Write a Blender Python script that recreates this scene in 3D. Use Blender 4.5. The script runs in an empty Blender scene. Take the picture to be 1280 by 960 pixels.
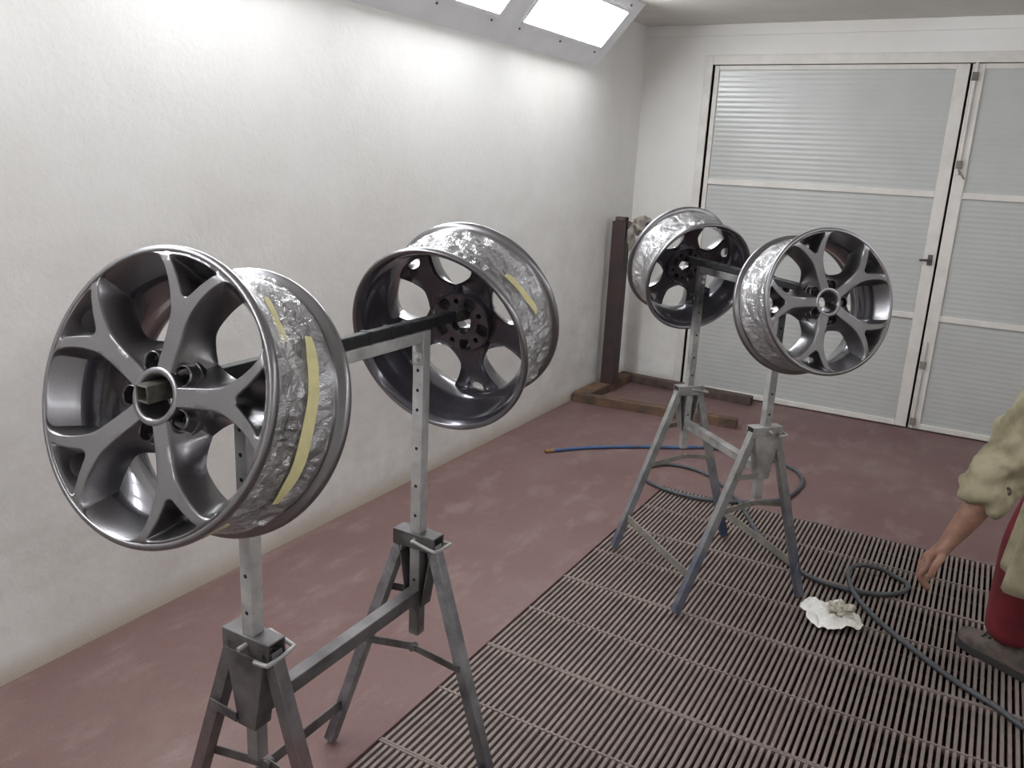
import bpy, bmesh, math, random
from mathutils import Vector, Matrix, noise
from mathutils.geometry import delaunay_2d_cdt

scene = bpy.context.scene
COL = scene.collection
PI = math.pi

# ------------------------------------------------------------------ camera, world, exposure
H = 1.70                       # eye height
YAW, PITCH, ROLL, FPX = 0.5109, 0.2660, 0.04925, 1046.3
fw = Vector((-math.sin(YAW)*math.cos(PITCH), math.cos(YAW)*math.cos(PITCH), -math.sin(PITCH)))
rt = fw.cross(Vector((0, 0, 1))).normalized(); up = rt.cross(fw)
rt2 = math.cos(ROLL)*rt + math.sin(ROLL)*up
up2 = -math.sin(ROLL)*rt + math.cos(ROLL)*up
cam = bpy.data.cameras.new('camera'); camo = bpy.data.objects.new('camera', cam); COL.objects.link(camo)
camo.matrix_world = Matrix(((rt2.x, up2.x, -fw.x, 0), (rt2.y, up2.y, -fw.y, 0), (rt2.z, up2.z, -fw.z, H), (0, 0, 0, 1)))
cam.sensor_width = 36.0; cam.sensor_fit = 'HORIZONTAL'; cam.lens = FPX*36/1280
cam.clip_start = 0.05; cam.clip_end = 60
scene.camera = camo

w = bpy.data.worlds.new('world'); scene.world = w; w.use_nodes = True
w.node_tree.nodes['Background'].inputs[0].default_value = (0.5, 0.55, 0.6, 1)
w.node_tree.nodes['Background'].inputs[1].default_value = 0.02
vs = scene.view_settings
vs.view_transform = 'Standard'; vs.look = 'None'; vs.gamma = 1.0; vs.use_curve_mapping = False
vs.exposure = 0.0
LAMP_LEFT = 27.5               # emission of the lit light panels on the left
LAMP_RIGHT = 8.5              # and of the unseen ones on the right

# ------------------------------------------------------------------ helpers
def tag(o, label=None, cat=None, group=None, kind=None):
    if label: o['label'] = label
    if cat: o['category'] = cat
    if group: o['group'] = group
    if kind: o['kind'] = kind
    return o

def empty(name, loc=(0, 0, 0), rz=0.0):
    o = bpy.data.objects.new(name, None); COL.objects.link(o)
    o.location = loc; o.rotation_euler = (0, 0, rz); o.empty_display_size = 0.1
    return o

def link(name, me, parent=None, mat=None):
    o = bpy.data.objects.new(name, me); COL.objects.link(o)
    if mat and not me.materials: me.materials.append(mat)
    if parent: o.parent = parent
    return o

class MB:
    def __init__(s): s.v = []; s.f = []
    def add(s, vs_, fs_):
        n = len(s.v); s.v += [tuple(x) for x in vs_]; s.f += [tuple(i+n for i in f) for f in fs_]
        return s
    def box(s, x0, x1, y0, y1, z0, z1):
        return s.add([(x0,y0,z0),(x1,y0,z0),(x1,y1,z0),(x0,y1,z0),(x0,y0,z1),(x1,y0,z1),(x1,y1,z1),(x0,y1,z1)],
                     [(3,2,1,0),(4,5,6,7),(0,1,5,4),(1,2,6,5),(2,3,7,6),(3,0,4,7)])
    def beam(s, p0, p1, wd, ht, ref=(0,0,1), hollow=0.0):
        p0 = Vector(p0); p1 = Vector(p1); d = (p1-p0).normalized(); ref = Vector(ref)
        a = d.cross(ref)
        if a.length < 1e-4: a = d.cross(Vector((1,0,0)))
        a.normalize(); b = a.cross(d).normalized()
        def ring(p, k): return [p + a*sx*(wd/2-k) + b*sy*(ht/2-k) for sx, sy in ((-1,-1),(1,-1),(1,1),(-1,1))]
        vv = ring(p0,0)+ring(p1,0); ff = [(i,(i+1)%4,4+(i+1)%4,4+i) for i in range(4)]
        if hollow:
            L = min((p1-p0).length*0.45, 0.05)
            for base, p, q in ((0,p0,p0+d*L),(4,p1,p1-d*L)):
                n = len(vv); vv += ring(p,hollow)+ring(q,hollow)
                for i in range(4):
                    j = (i+1)%4
                    ff.append((base+i,base+j,n+j,n+i)); ff.append((n+i,n+j,n+4+j,n+4+i))
                ff.append((n+4,n+5,n+6,n+7))
        else: ff += [(3,2,1,0),(4,5,6,7)]
        return s.add(vv, ff)
    def tube(s, pts, r, n=10, cap=True):
        pts = [Vector(p) for p in pts]; m = len(pts)
        rr = r if isinstance(r, (list, tuple)) else [r]*m
        t0 = (pts[1]-pts[0]).normalized()
        a = t0.cross(Vector((0,0,1)))
        if a.length < 1e-3: a = t0.cross(Vector((1,0,0)))
        a.normalize(); vv = []; ff = []
        for i, p in enumerate(pts):
            t = (pts[min(i+1,m-1)]-pts[max(i-1,0)]).normalized()
            a = (a - t*a.dot(t)).normalized(); b = t.cross(a)
            vv += [p + (a*math.cos(2*PI*k/n)+b*math.sin(2*PI*k/n))*rr[i] for k in range(n)]
        for i in range(m-1):
            for k in range(n): ff.append((i*n+k, i*n+(k+1)%n, (i+1)*n+(k+1)%n, (i+1)*n+k))
        if cap: ff += [tuple(range(n-1,-1,-1)), tuple((m-1)*n+k for k in range(n))]
        return s.add(vv, ff)
    def lathe(s, prof, n=96, closed=False):
        m = len(prof); vv = []; ff = []
        for k in range(n):
            c, sn = math.cos(2*PI*k/n), math.sin(2*PI*k/n)
            vv += [(r*c, r*sn, z) for r, z in prof]
        for k in range(n):
            k2 = (k+1)%n
            for i in range(m if closed else m-1):
                j = (i+1)%m
                ff.append((k*m+i, k2*m+i, k2*m+j, k*m+j))
        return s.add(vv, ff)
    def mesh(s, name, sharp=None, flat=False):
        me = bpy.data.meshes.new(name); me.from_pydata(s.v, [], s.f); me.validate()
        bm = bmesh.new(); bm.from_mesh(me); bmesh.ops.recalc_face_normals(bm, faces=bm.faces[:]); bm.to_mesh(me); bm.free()
        if not flat:
            for p in me.polygons: p.use_smooth = True
            me.set_sharp_from_angle(angle=math.radians(35 if sharp is None else sharp))
        me.update(); return me
    def build(s, name, mat, parent=None, sharp=None, flat=False, bevel=0):
        o = link(name, s.mesh(name, sharp, flat), parent, mat)
        if bevel:
            b = o.modifiers.new('bevel', 'BEVEL'); b.width = bevel; b.segments = 2; b.limit_method = 'ANGLE'; b.angle_limit = 0.6
        return o

def catmull(pts, n=8, closed=False):
    P = [Vector(p) for p in pts]; out = []; m = len(P)
    for i in range(m if closed else m-1):
        if closed: a, b, c, d = P[i-1], P[i], P[(i+1)%m], P[(i+2)%m]
        else: a, b, c, d = P[max(i-1,0)], P[i], P[i+1], P[min(i+2,m-1)]
        for k in range(n):
            t = k/n
            out.append(0.5*((2*b)+(c-a)*t+(2*a-5*b+4*c-d)*t*t+(3*b-a-3*c+d)*t**3))
    if not closed: out.append(P[-1])
    return out

# ------------------------------------------------------------------ materials
def new_mat(name):
    m = bpy.data.materials.new(name); m.use_nodes = True
    return m, m.node_tree, m.node_tree.nodes['Principled BSDF']

def ramp(nt, src, stops):
    r = nt.nodes.new('ShaderNodeValToRGB')
    while len(r.color_ramp.elements) < len(stops): r.color_ramp.elements.new(0.5)
    for e, (p, c) in zip(r.color_ramp.elements, stops):
        e.position = p; e.color = (*c, 1) if len(c) == 3 else c
    nt.links.new(src, r.inputs[0]); return r

def noise_tex(nt, scale, detail=4, rough=0.55, coord='Object', stretch=None):
    tc = nt.nodes.new('ShaderNodeTexCoord'); n = nt.nodes.new('ShaderNodeTexNoise')
    n.inputs['Scale'].default_value = scale; n.inputs['Detail'].default_value = detail; n.inputs['Roughness'].default_value = rough
    if stretch:
        mp = nt.nodes.new('ShaderNodeMapping'); mp.inputs['Scale'].default_value = stretch
        nt.links.new(tc.outputs[coord], mp.inputs[0]); nt.links.new(mp.outputs[0], n.inputs[0])
    else: nt.links.new(tc.outputs[coord], n.inputs[0])
    return n

def mixc(nt, fac, a, b):
    m = nt.nodes.new('ShaderNodeMix'); m.data_type = 'RGBA'
    if hasattr(fac, 'links') or hasattr(fac, 'is_linked'): nt.links.new(fac, m.inputs[0])
    else: m.inputs[0].default_value = fac
    for s, v in ((6, a), (7, b)):
        if isinstance(v, tuple): m.inputs[s].default_value = (*v, 1)
        else: nt.links.new(v, m.inputs[s])
    return m.outputs[2]

def bump(nt, src, bs, strength, dist=0.01):
    b = nt.nodes.new('ShaderNodeBump'); b.inputs['Strength'].default_value = strength; b.inputs['Distance'].default_value = dist
    nt.links.new(src, b.inputs['Height']); nt.links.new(b.outputs[0], bs.inputs['Normal']); return b

def simple(name, col, rough=0.6, metal=0.0, var=0.0, scale=20, bmp=0.0, col2=None, coat=0.0, rvar=0.0, spec=None, lo=0.4, hi=0.65):
    m, nt, bs = new_mat(name)
    bs.inputs['Roughness'].default_value = rough; bs.inputs['Metallic'].default_value = metal
    if coat: bs.inputs['Coat Weight'].default_value = coat; bs.inputs['Coat Roughness'].default_value = 0.08
    if spec is not None: bs.inputs['Specular IOR Level'].default_value = spec
    if col2 is None and var: col2 = tuple(c*(1-var) for c in col)
    if col2:
        n = noise_tex(nt, scale, 5)
        r = ramp(nt, n.outputs[0], [(lo, col), (hi, col2)])
        nt.links.new(r.outputs[0], bs.inputs['Base Color'])
        if bmp: bump(nt, n.outputs[0], bs, bmp)
    else:
        bs.inputs['Base Color'].default_value = (*col, 1)
        if bmp:
            n = noise_tex(nt, scale, 5); bump(nt, n.outputs[0], bs, bmp)
    return m

def m_wall():
    m, nt, bs = new_mat('white_plaster')
    big = noise_tex(nt, 0.9, 5, 0.6); fine = noise_tex(nt, 38, 6, 0.7); speck = noise_tex(nt, 90, 3, 0.6)
    c1 = ramp(nt, big.outputs[0], [(0.35, (0.80, 0.795, 0.775)), (0.7, (0.70, 0.685, 0.655))])
    sep = nt.nodes.new('ShaderNodeSeparateXYZ'); tc = nt.nodes.new('ShaderNodeTexCoord'); nt.links.new(tc.outputs['Object'], sep.inputs[0])
    # overspray and grime settled on the lower part of the wall
    smear = noise_tex(nt, 2.6, 8, 0.72, stretch=(1, 1, 1.4))
    z = nt.nodes.new('ShaderNodeMapRange'); z.inputs[1].default_value = 2.0; z.inputs[2].default_value = 0.2; nt.links.new(sep.outputs[2], z.inputs[0])
    sr = ramp(nt, smear.outputs[0], [(0.42, (0,0,0)), (0.75, (1,1,1))])
    mu = nt.nodes.new('ShaderNodeMath'); mu.operation = 'MULTIPLY'; nt.links.new(sr.outputs[0], mu.inputs[0]); nt.links.new(z.outputs[0], mu.inputs[1])
    c2 = mixc(nt, mu.outputs[0], c1.outputs[0], (0.585, 0.56, 0.535))
    # black specks
    sp = ramp(nt, speck.outputs[0], [(0.70, (0,0,0)), (0.78, (1,1,1))])
    mu2 = nt.nodes.new('ShaderNodeMath'); mu2.operation = 'MULTIPLY'; nt.links.new(sp.outputs[0], mu2.inputs[0]); nt.links.new(mu.outputs[0], mu2.inputs[1])
    c3 = mixc(nt, mu2.outputs[0], c2, (0.16, 0.14, 0.12))
    # yellowish splash band above the floor
    zb = nt.nodes.new('ShaderNodeMapRange'); zb.inputs[1].default_value = 0.10; zb.inputs[2].default_value = 0.0; nt.links.new(sep.outputs[2], zb.inputs[0])
    zn = nt.nodes.new('ShaderNodeMath'); zn.operation = 'MULTIPLY'; nt.links.new(zb.outputs[0], zn.inputs[0]); zn.inputs[1].default_value = 0.75
    c4 = mixc(nt, zn.outputs[0], c3, (0.42, 0.36, 0.25))
    nt.links.new(c4, bs.inputs['Base Color'])
    bs.inputs['Roughness'].default_value = 0.75
    bump(nt, fine.outputs[0], bs, 0.35, 0.006)
    return m

def m_floor():
    m, nt, bs = new_mat('painted_concrete')
    big = noise_tex(nt, 1.3, 6, 0.6); mid = noise_tex(nt, 7, 6, 0.65, stretch=(1, 0.45, 1)); fine = noise_tex(nt, 160, 3, 0.7)
    c1 = ramp(nt, big.outputs[0], [(0.3, (0.135, 0.074, 0.071)), (0.55, (0.160, 0.098, 0.091)), (0.75, (0.198, 0.138, 0.124))])
    d = ramp(nt, mid.outputs[0], [(0.52, (0,0,0)), (0.80, (0.55,0.55,0.55))])
    c2 = mixc(nt, d.outputs[0], c1.outputs[0], (0.29, 0.225, 0.215))
    f = ramp(nt, fine.outputs[0], [(0.35, (0.86,0.86,0.86)), (0.65, (1.1,1.1,1.1))])
    mm = nt.nodes.new('ShaderNodeMix'); mm.data_type = 'RGBA'; mm.blend_type = 'MULTIPLY'; mm.inputs[0].default_value = 1
    nt.links.new(c2, mm.inputs[6]); nt.links.new(f.outputs[0], mm.inputs[7])
    nt.links.new(mm.outputs[2], bs.inputs['Base Color'])
    bs.inputs['Roughness'].default_value = 0.55; bs.inputs['Specular IOR Level'].default_value = 0.3
    bump(nt, mid.outputs[0], bs, 0.08, 0.005)
    return m

def m_paint(name, col, rough, metal, coat):
    m, nt, bs = new_mat(name)
    fl = noise_tex(nt, 900, 2, 0.6)
    r = ramp(nt, fl.outputs[0], [(0.3, tuple(c*0.82 for c in col)), (0.7, tuple(c*1.15 for c in col))])
    nt.links.new(r.outputs[0], bs.inputs['Base Color'])
    bs.inputs['Roughness'].default_value = rough; bs.inputs['Metallic'].default_value = metal
    bs.inputs['Coat Weight'].default_value = coat; bs.inputs['Coat Roughness'].default_value = 0.06
    return m

def m_film():
    m, nt, bs = new_mat('masking_film')
    bs.inputs['Base Color'].default_value = (0.72, 0.72, 0.73, 1); bs.inputs['Metallic'].default_value = 0.55
    bs.inputs['Roughness'].default_value = 0.13; bs.inputs['Specular IOR Level'].default_value = 0.9
    n1 = noise_tex(nt, 26, 5, 0.62, stretch=(1, 1, 0.5)); n2 = noise_tex(nt, 9, 3, 0.5)
    v = nt.nodes.new('ShaderNodeTexVoronoi'); v.feature = 'DISTANCE_TO_EDGE'; v.inputs['Scale'].default_value = 22
    tc = nt.nodes.new('ShaderNodeTexCoord'); nt.links.new(tc.outputs['Object'], v.inputs[0])
    ad = nt.nodes.new('ShaderNodeMath'); ad.operation = 'ADD'; nt.links.new(n1.outputs[0], ad.inputs[0]); nt.links.new(v.outputs[0], ad.inputs[1])
    bump(nt, ad.outputs[0], bs, 1.0, 0.02)
    tr = nt.nodes.new('ShaderNodeBsdfTransparent'); mx = nt.nodes.new('ShaderNodeMixShader')
    fr = ramp(nt, n2.outputs[0], [(0.35, (0.30,)*3), (0.65, (0.66,)*3)])
    nt.links.new(fr.outputs[0], mx.inputs[0]); nt.links.new(tr.outputs[0], mx.inputs[1]); nt.links.new(bs.outputs[0], mx.inputs[2])
    nt.links.new(mx.outputs[0], nt.nodes['Material Output'].inputs[0])
    return m

def m_emit(name, col, st):
    m, nt, bs = new_mat(name)
    bs.inputs['Base Color'].default_value = (0.9, 0.9, 0.9, 1)
    bs.inputs['Emission Color'].default_value = (*col, 1); bs.inputs['Emission Strength'].default_value = st
    return m

def m_leg(name, base, base2, paint, lo, hi):
    """bare steel with patches of old paint on the lower part"""
    m, nt, bs = new_mat(name)
    n = noise_tex(nt, 16, 5, 0.6); n2 = noise_tex(nt, 5, 3)
    c = ramp(nt, n.outputs[0], [(0.35, base), (0.7, base2)])
    tc = nt.nodes.new('ShaderNodeTexCoord'); sep = nt.nodes.new('ShaderNodeSeparateXYZ'); nt.links.new(tc.outputs['Object'], sep.inputs[0])
    mr = nt.nodes.new('ShaderNodeMapRange'); mr.inputs[1].default_value = hi; mr.inputs[2].default_value = lo; nt.links.new(sep.outputs[2], mr.inputs[0])
    ad = nt.nodes.new('ShaderNodeMath'); ad.operation = 'MULTIPLY'; nt.links.new(mr.outputs[0], ad.inputs[0])
    r2 = ramp(nt, n2.outputs[0], [(0.35, (0.35,)*3), (0.6, (1,1,1))]); nt.links.new(r2.outputs[0], ad.inputs[1])
    nt.links.new(mixc(nt, ad.outputs[0], c.outputs[0], paint), bs.inputs['Base Color'])
    bs.inputs['Roughness'].default_value = 0.5; bs.inputs['Metallic'].default_value = 0.35
    return m

M = {
 'wall': m_wall(), 'floor': m_floor(),
 'ceil': simple('ceiling_sheet', (0.68, 0.655, 0.61), 0.6, var=0.08, scale=3),
 'filter': simple('filter_cloth', (0.82, 0.81, 0.78), 0.9, var=0.05, scale=60),
 'housing': simple('white_sheet_metal', (0.86, 0.87, 0.90), 0.4, var=0.05, scale=6),
 'doorframe': simple('cream_painted_steel', (0.67, 0.645, 0.605), 0.45, var=0.10, scale=9),
 'doorpanel': simple('ribbed_grey_panel', (0.47, 0.48, 0.465), 0.24, var=0.05, scale=4),
 'gap': simple('black_gap_backing', (0.012, 0.011, 0.01), 0.8),
 'lampL': m_emit('lamp_glass_lit', (0.95, 0.975, 1.0), LAMP_LEFT),
 'lampR': m_emit('lamp_glass_dim', (0.95, 0.975, 1.0), LAMP_RIGHT),
 'silver': m_paint('gunmetal_silver_paint', (0.205, 0.198, 0.206), 0.29, 0.92, 0.3),
 'back': m_paint('dark_wheel_back', (0.085, 0.08, 0.095), 0.22, 0.6, 0.6),  # darker tone for the wheel backs and the inside of the barrel
 'lug': simple('lug_recess_shade', (0.03, 0.028, 0.03), 0.35, 0.3),  # near-black colour puts the shade inside the lug holes
 'film': m_film(),
 'tape': simple('yellow_masking_tape', (0.62, 0.57, 0.30), 0.7, var=0.12, scale=40),
 'tapeold': simple('stained_masking_tape', (0.085, 0.078, 0.062), 0.6, col2=(0.035, 0.032, 0.03), scale=60),
 'galv': simple('galvanised_steel', (0.44, 0.44, 0.43), 0.42, 0.55, col2=(0.24, 0.235, 0.23), scale=14),
 'dirty': simple('grimy_steel', (0.13, 0.12, 0.12), 0.55, 0.4, col2=(0.055, 0.05, 0.05), scale=12),
 'dusty': simple('dusty_steel', (0.24, 0.225, 0.19), 0.7, 0.25, col2=(0.15, 0.145, 0.13), scale=15),
 'rubber': simple('black_rubber_pad', (0.010, 0.010, 0.012), 0.55, col2=(0.022, 0.022, 0.024), scale=50, spec=0.3),
 'hole': simple('hole_shade_black', (0.006, 0.006, 0.006), 0.9),
 'bolt': simple('zinc_bolt', (0.55, 0.55, 0.55), 0.35, 0.8),
 'legnear': m_leg('leg_steel_red_remains', (0.15, 0.14, 0.145), (0.07, 0.065, 0.065), (0.17, 0.035, 0.026), 0.30, 0.60),
 'legnear2': m_leg('leg_steel_bare', (0.26, 0.26, 0.27), (0.10, 0.095, 0.10), (0.055, 0.05, 0.062), 0.05, 0.45),
 'legfar': m_leg('leg_steel_blue_remains', (0.33, 0.33, 0.32), (0.19, 0.185, 0.175), (0.045, 0.062, 0.125), 0.05, 0.62),
 'galvspray': m_leg('galvanised_steel_oversprayed', (0.42, 0.42, 0.41), (0.24, 0.235, 0.23), (0.030, 0.029, 0.031), 1.13, 0.98),
 'galvgrime': m_leg('galvanised_steel_grimy_foot', (0.46, 0.46, 0.45), (0.27, 0.265, 0.26), (0.085, 0.08, 0.08), 0.64, 0.80),
 'grate': simple('dusty_grate_steel', (0.218, 0.172, 0.155), 0.75, 0.1, col2=(0.158, 0.125, 0.110), scale=7),
 'grateedge': simple('grate_edge_steel', (0.16, 0.12, 0.10), 0.8, col2=(0.09, 0.065, 0.055), scale=12),
 'pit': simple('dark_pit_concrete', (0.11, 0.073, 0.066), 0.9, col2=(0.07, 0.046, 0.042), scale=5),
 'pitdust': simple('mauve_overspray_dust', (0.46, 0.31, 0.30), 0.95, col2=(0.26, 0.17, 0.165), scale=9, lo=0.45, hi=0.6),
 'rust': simple('rusty_steel', (0.11, 0.075, 0.06), 0.75, 0.2, col2=(0.065, 0.05, 0.05), scale=16),
 'rust2': simple('rusty_brown_steel', (0.17, 0.10, 0.06), 0.8, 0.1, col2=(0.075, 0.05, 0.04), scale=9),
 'rustpost': simple('dark_red_steel', (0.06, 0.035, 0.035), 0.6, 0.2, col2=(0.04, 0.03, 0.032), scale=9),
 'hose': simple('grey_blue_rubber_hose', (0.06, 0.066, 0.076), 0.55, col2=(0.045, 0.046, 0.05), scale=8),
 'hoseblue': simple('blue_rubber_hose', (0.045, 0.10, 0.22), 0.45, col2=(0.05, 0.07, 0.11), scale=14),
 'brass': simple('brass_fitting', (0.30, 0.17, 0.07), 0.45, 0.6),
 'cloth': simple('white_paper_cloth', (0.78, 0.77, 0.74), 0.9, col2=(0.62, 0.60, 0.55), scale=14, bmp=0.1),
 'cloth2': simple('soiled_paper', (0.55, 0.51, 0.43), 0.9, col2=(0.30, 0.27, 0.22), scale=40, bmp=0.3),
 'wrap': simple('soiled_wrapping_paper', (0.30, 0.27, 0.235), 0.9, col2=(0.11, 0.10, 0.09), scale=22, bmp=0.4),
 'skin': simple('skin', (0.27, 0.14, 0.095), 0.55, col2=(0.20, 0.105, 0.075), scale=30),
 'coat': simple('stained_beige_coat', (0.32, 0.285, 0.19), 0.9, col2=(0.19, 0.165, 0.10), scale=11, bmp=0.5),
 'stain': simple('dark_paint_stain', (0.07, 0.055, 0.04), 0.9),
 'red': simple('dark_red_work_trousers', (0.15, 0.010, 0.017), 0.9, col2=(0.095, 0.007, 0.011), scale=9, bmp=0.3),
 'shoe': simple('worn_brown_shoe', (0.12, 0.09, 0.075), 0.75, col2=(0.055, 0.045, 0.042), scale=22),
 'sole': simple('dark_sole', (0.03, 0.026, 0.026), 0.8),
 'hair': simple('dark_hair', (0.03, 0.022, 0.018), 0.7, bmp=0.6, scale=60),
 'eye': simple('eye', (0.10, 0.08, 0.07), 0.3),
}

# ------------------------------------------------------------------ room
XW, YB, XR, YF = -2.4905, 6.2135, 1.86, -2.6       # left, back, right, front walls
ZC = 2.66
GX0, GX1 = -1.345, 0.705                           # grating pit
GP = 0.6154; GY1 = 4.157; NROW = 6; GY0 = GY1 - NROW*GP

def struct(o): o['kind'] = 'structure'; return o

# floor as a slab with the rectangular pit opening
mb = MB()
T = 0.12
for (a, b, c, d) in ((XW-0.1, GX0, YF-0.1, YB+0.1), (GX1, XR+0.1, YF-0.1, YB+0.1), (GX0, GX1, GY1, YB+0.1), (GX0, GX1, YF-0.1, GY0)):
    mb.box(a, b, c, d, -T, 0)
fl = struct(mb.build('floor', M['floor'], flat=True))
tag(fl, 'worn mauve brown painted concrete floor', 'floor')
mb = MB()
mb.box(GX0-0.05, GX1+0.05, GY0-0.05, GY1+0.05, -0.62, -0.57)
mb.box(GX0-0.05, GX0, GY0-0.05, GY1+0.05, -0.57, -T); mb.box(GX1, GX1+0.05, GY0-0.05, GY1+0.05, -0.57, -T)
mb.box(GX0, GX1, GY0-0.05, GY0, -0.57, -T); mb.box(GX0, GX1, GY1, GY1+0.05, -0.57, -T)
pit = mb.build('pit_shell', M['pit'], fl, flat=True)
# dusty ledges and dust heaps on the pit floor seen between the bars
rnd = random.Random(5)
for x0, x1, z in ((GX0+0.050, GX0+0.115, -0.045),):
    MB().box(x0, x1, GY0, GY1, z-0.03, z).build('pit_ledge', M['pitdust'], fl, flat=True)
for cx, cy, rx, ry in ((-0.60, 2.50, 0.085, 0.10), (-0.355, 2.42, 0.035, 0.20), (-0.30, 2.74, 0.035, 0.14), (-0.28, 3.90, 0.07, 0.07), (-0.62, 2.25, 0.05, 0.07)):
    mb = MB(); n = 20; vv = [(cx, cy, -0.034)]; ff = []
    for k in range(n):
        a = 2*PI*k/n; q = 1+0.25*math.sin(3*a+cx*9)+0.15*rnd.random()
        vv += [(cx+rx*0.55*q*math.cos(a), cy+ry*0.55*q*math.sin(a), -0.037), (cx+rx*q*math.cos(a), cy+ry*q*math.sin(a), -0.052)]
    for k in range(n):
        i, j = 1+2*k, 1+2*((k+1) % n)
        ff += [(0, i, j), (i, i+1, j+1, j)]
    mb.add(vv, ff); mb.build('dust_heap', M['pitdust'], fl)
for k in range(NROW*2+1):        # bearers under the grating
    y = GY0 + k*GP/2 - 0.035
    MB().box(GX0, GX1, y-0.012, y+0.012, -0.10, -0.055).build('grate_bearer', M['grateedge'], fl, flat=True)

def wall(name, x0, x1, y0, y1, z0, z1, label):
    return tag(struct(MB().box(x0, x1, y0, y1, z0, z1).build(name, M['wall'], flat=True)), label, 'wall')
wall('wall_left', XW-0.1, XW, YF-0.1, YB+0.1, 0, ZC+0.3, 'long white plastered wall behind the near wheels')
wall('wall_right', XR, XR+0.1, YF-0.1, YB+0.1, 0, ZC+0.3, 'white plastered wall opposite the near wheels')
wall('wall_front', XW, XR, YF-0.1, YF, 0, ZC+0.3, 'white plastered wall behind the viewer')

DX0, DXM, DX1, DZ = -1.966, -0.322, 1.325, 2.392   # door opening
mb = MB()
mb.box(XW, DX0, YB, YB+0.1, 0, ZC+0.3); mb.box(DX1, XR, YB, YB+0.1, 0, ZC+0.3); mb.box(DX0, DX1, YB, YB+0.1, DZ, ZC+0.3)
tag(struct(mb.build('wall_back', M['wall'], flat=True)), 'white end wall around the double door', 'wall')

# ceiling: perimeter sheet with a raised filter field
CF = (-1.95, 1.32, YF+0.5, 5.13)
mb = MB()
for (a, b, c, d) in ((XW-0.1, CF[0], YF-0.1, YB+0.1), (CF[1], XR+0.1, YF-0.1, YB+0.1), (CF[0], CF[1], CF[3], YB+0.1), (CF[0], CF[1], YF-0.1, CF[2])):
    mb.box(a, b, c, d, ZC, ZC+0.05)
cl = struct(mb.build('ceiling', M['ceil'], flat=True)); tag(cl, 'grey beige sheet ceiling around the filter field', 'ceiling')
MB().box(CF[0]-0.05, CF[1]+0.05, CF[2]-0.05, CF[3]+0.05, ZC+0.12, ZC+0.15).build('filter_cloth', M['filter'], cl, flat=True)
for a, b, c, d in ((CF[0]-0.03, CF[1]+0.03, CF[3]-0.03, CF[3]+0.02), (CF[0]-0.03, CF[1]+0.03, CF[2]-0.02, CF[2]+0.03), (CF[0]-0.02, CF[0]+0.03, CF[2], CF[3]), (CF[1]-0.03, CF[1]+0.02, CF[2], CF[3])):
    MB().box(a, b, c, d, ZC-0.02, ZC+0.12).build('filter_frame', M['housing'], cl, flat=True, bevel=0.004)

# cornice strip on the end wall
tag(struct(MB().box(XW, XR, YB-0.012, YB, ZC-0.075, ZC).build('trim_1', M['wall'], flat=True, bevel=0.004)), 'thin white strip along the top of the end wall', 'trim')

# ------------------------------------------------------------------ sloping light housings with light panels
HZ = 2.285; HS = 0.86                              # lower edge on the wall, slope dx/dz
def housing(side, y0, y1, xw, name, label):
    sx = 1 if side == 'left' else -1
    zt = ZC
    pts = [(xw - sx*0.02, HZ), (xw, HZ), (xw + sx*HS*(zt-HZ), zt), (xw, zt)]
    vv = [(x, y0, z) for x, z in pts] + [(x, y1, z) for x, z in pts]
    ff = [(0,1,2,3), (7,6,5,4)] + [(i, (i+1)%4, 4+(i+1)%4, 4+i) for i in range(4)]
    o = struct(MB().add(vv, ff).build(name, M['housing'], flat=True)); tag(o, label, 'light housing')
    # narrow flange on the wall below the housing, with screws
    a, b = (xw, xw+sx*0.004)
    MB().box(min(a,b), max(a,b), y0, y1, HZ-0.05, HZ).build('wall_flange', M['housing'], o, flat=True)
    k = y0 + 0.2
    while k < y1:
        MB().lathe([(0.0, 0.004), (0.006, 0.003), (0.007, 0)], 10).build('screw', M['dirty'], o)
        s = o.children[-1]; s.location = (xw + sx*0.006, k, HZ-0.006); s.rotation_euler = (0, sx*PI/2, 0)
        k += 0.42
    return o
hl = housing('left', YF, 5.352, XW, 'trim_2', 'white sloping light housing along the top of the left wall')
hr = housing('right', YF, 5.352, XR, 'trim_3', 'white sloping light housing along the top of the right wall')

def slope_pt(side, y, s, out=0.0):
    """s = distance up the slope from the lower edge"""
    sx, xw = (1, XW) if side == 'left' else (-1, XR)
    L = math.hypot(HS, 1); d = Vector((sx*HS/L, 0, 1/L)); n = Vector((sx/L, 0, -HS/L))
    return Vector((xw, y, HZ)) + d*s + n*out

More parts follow.
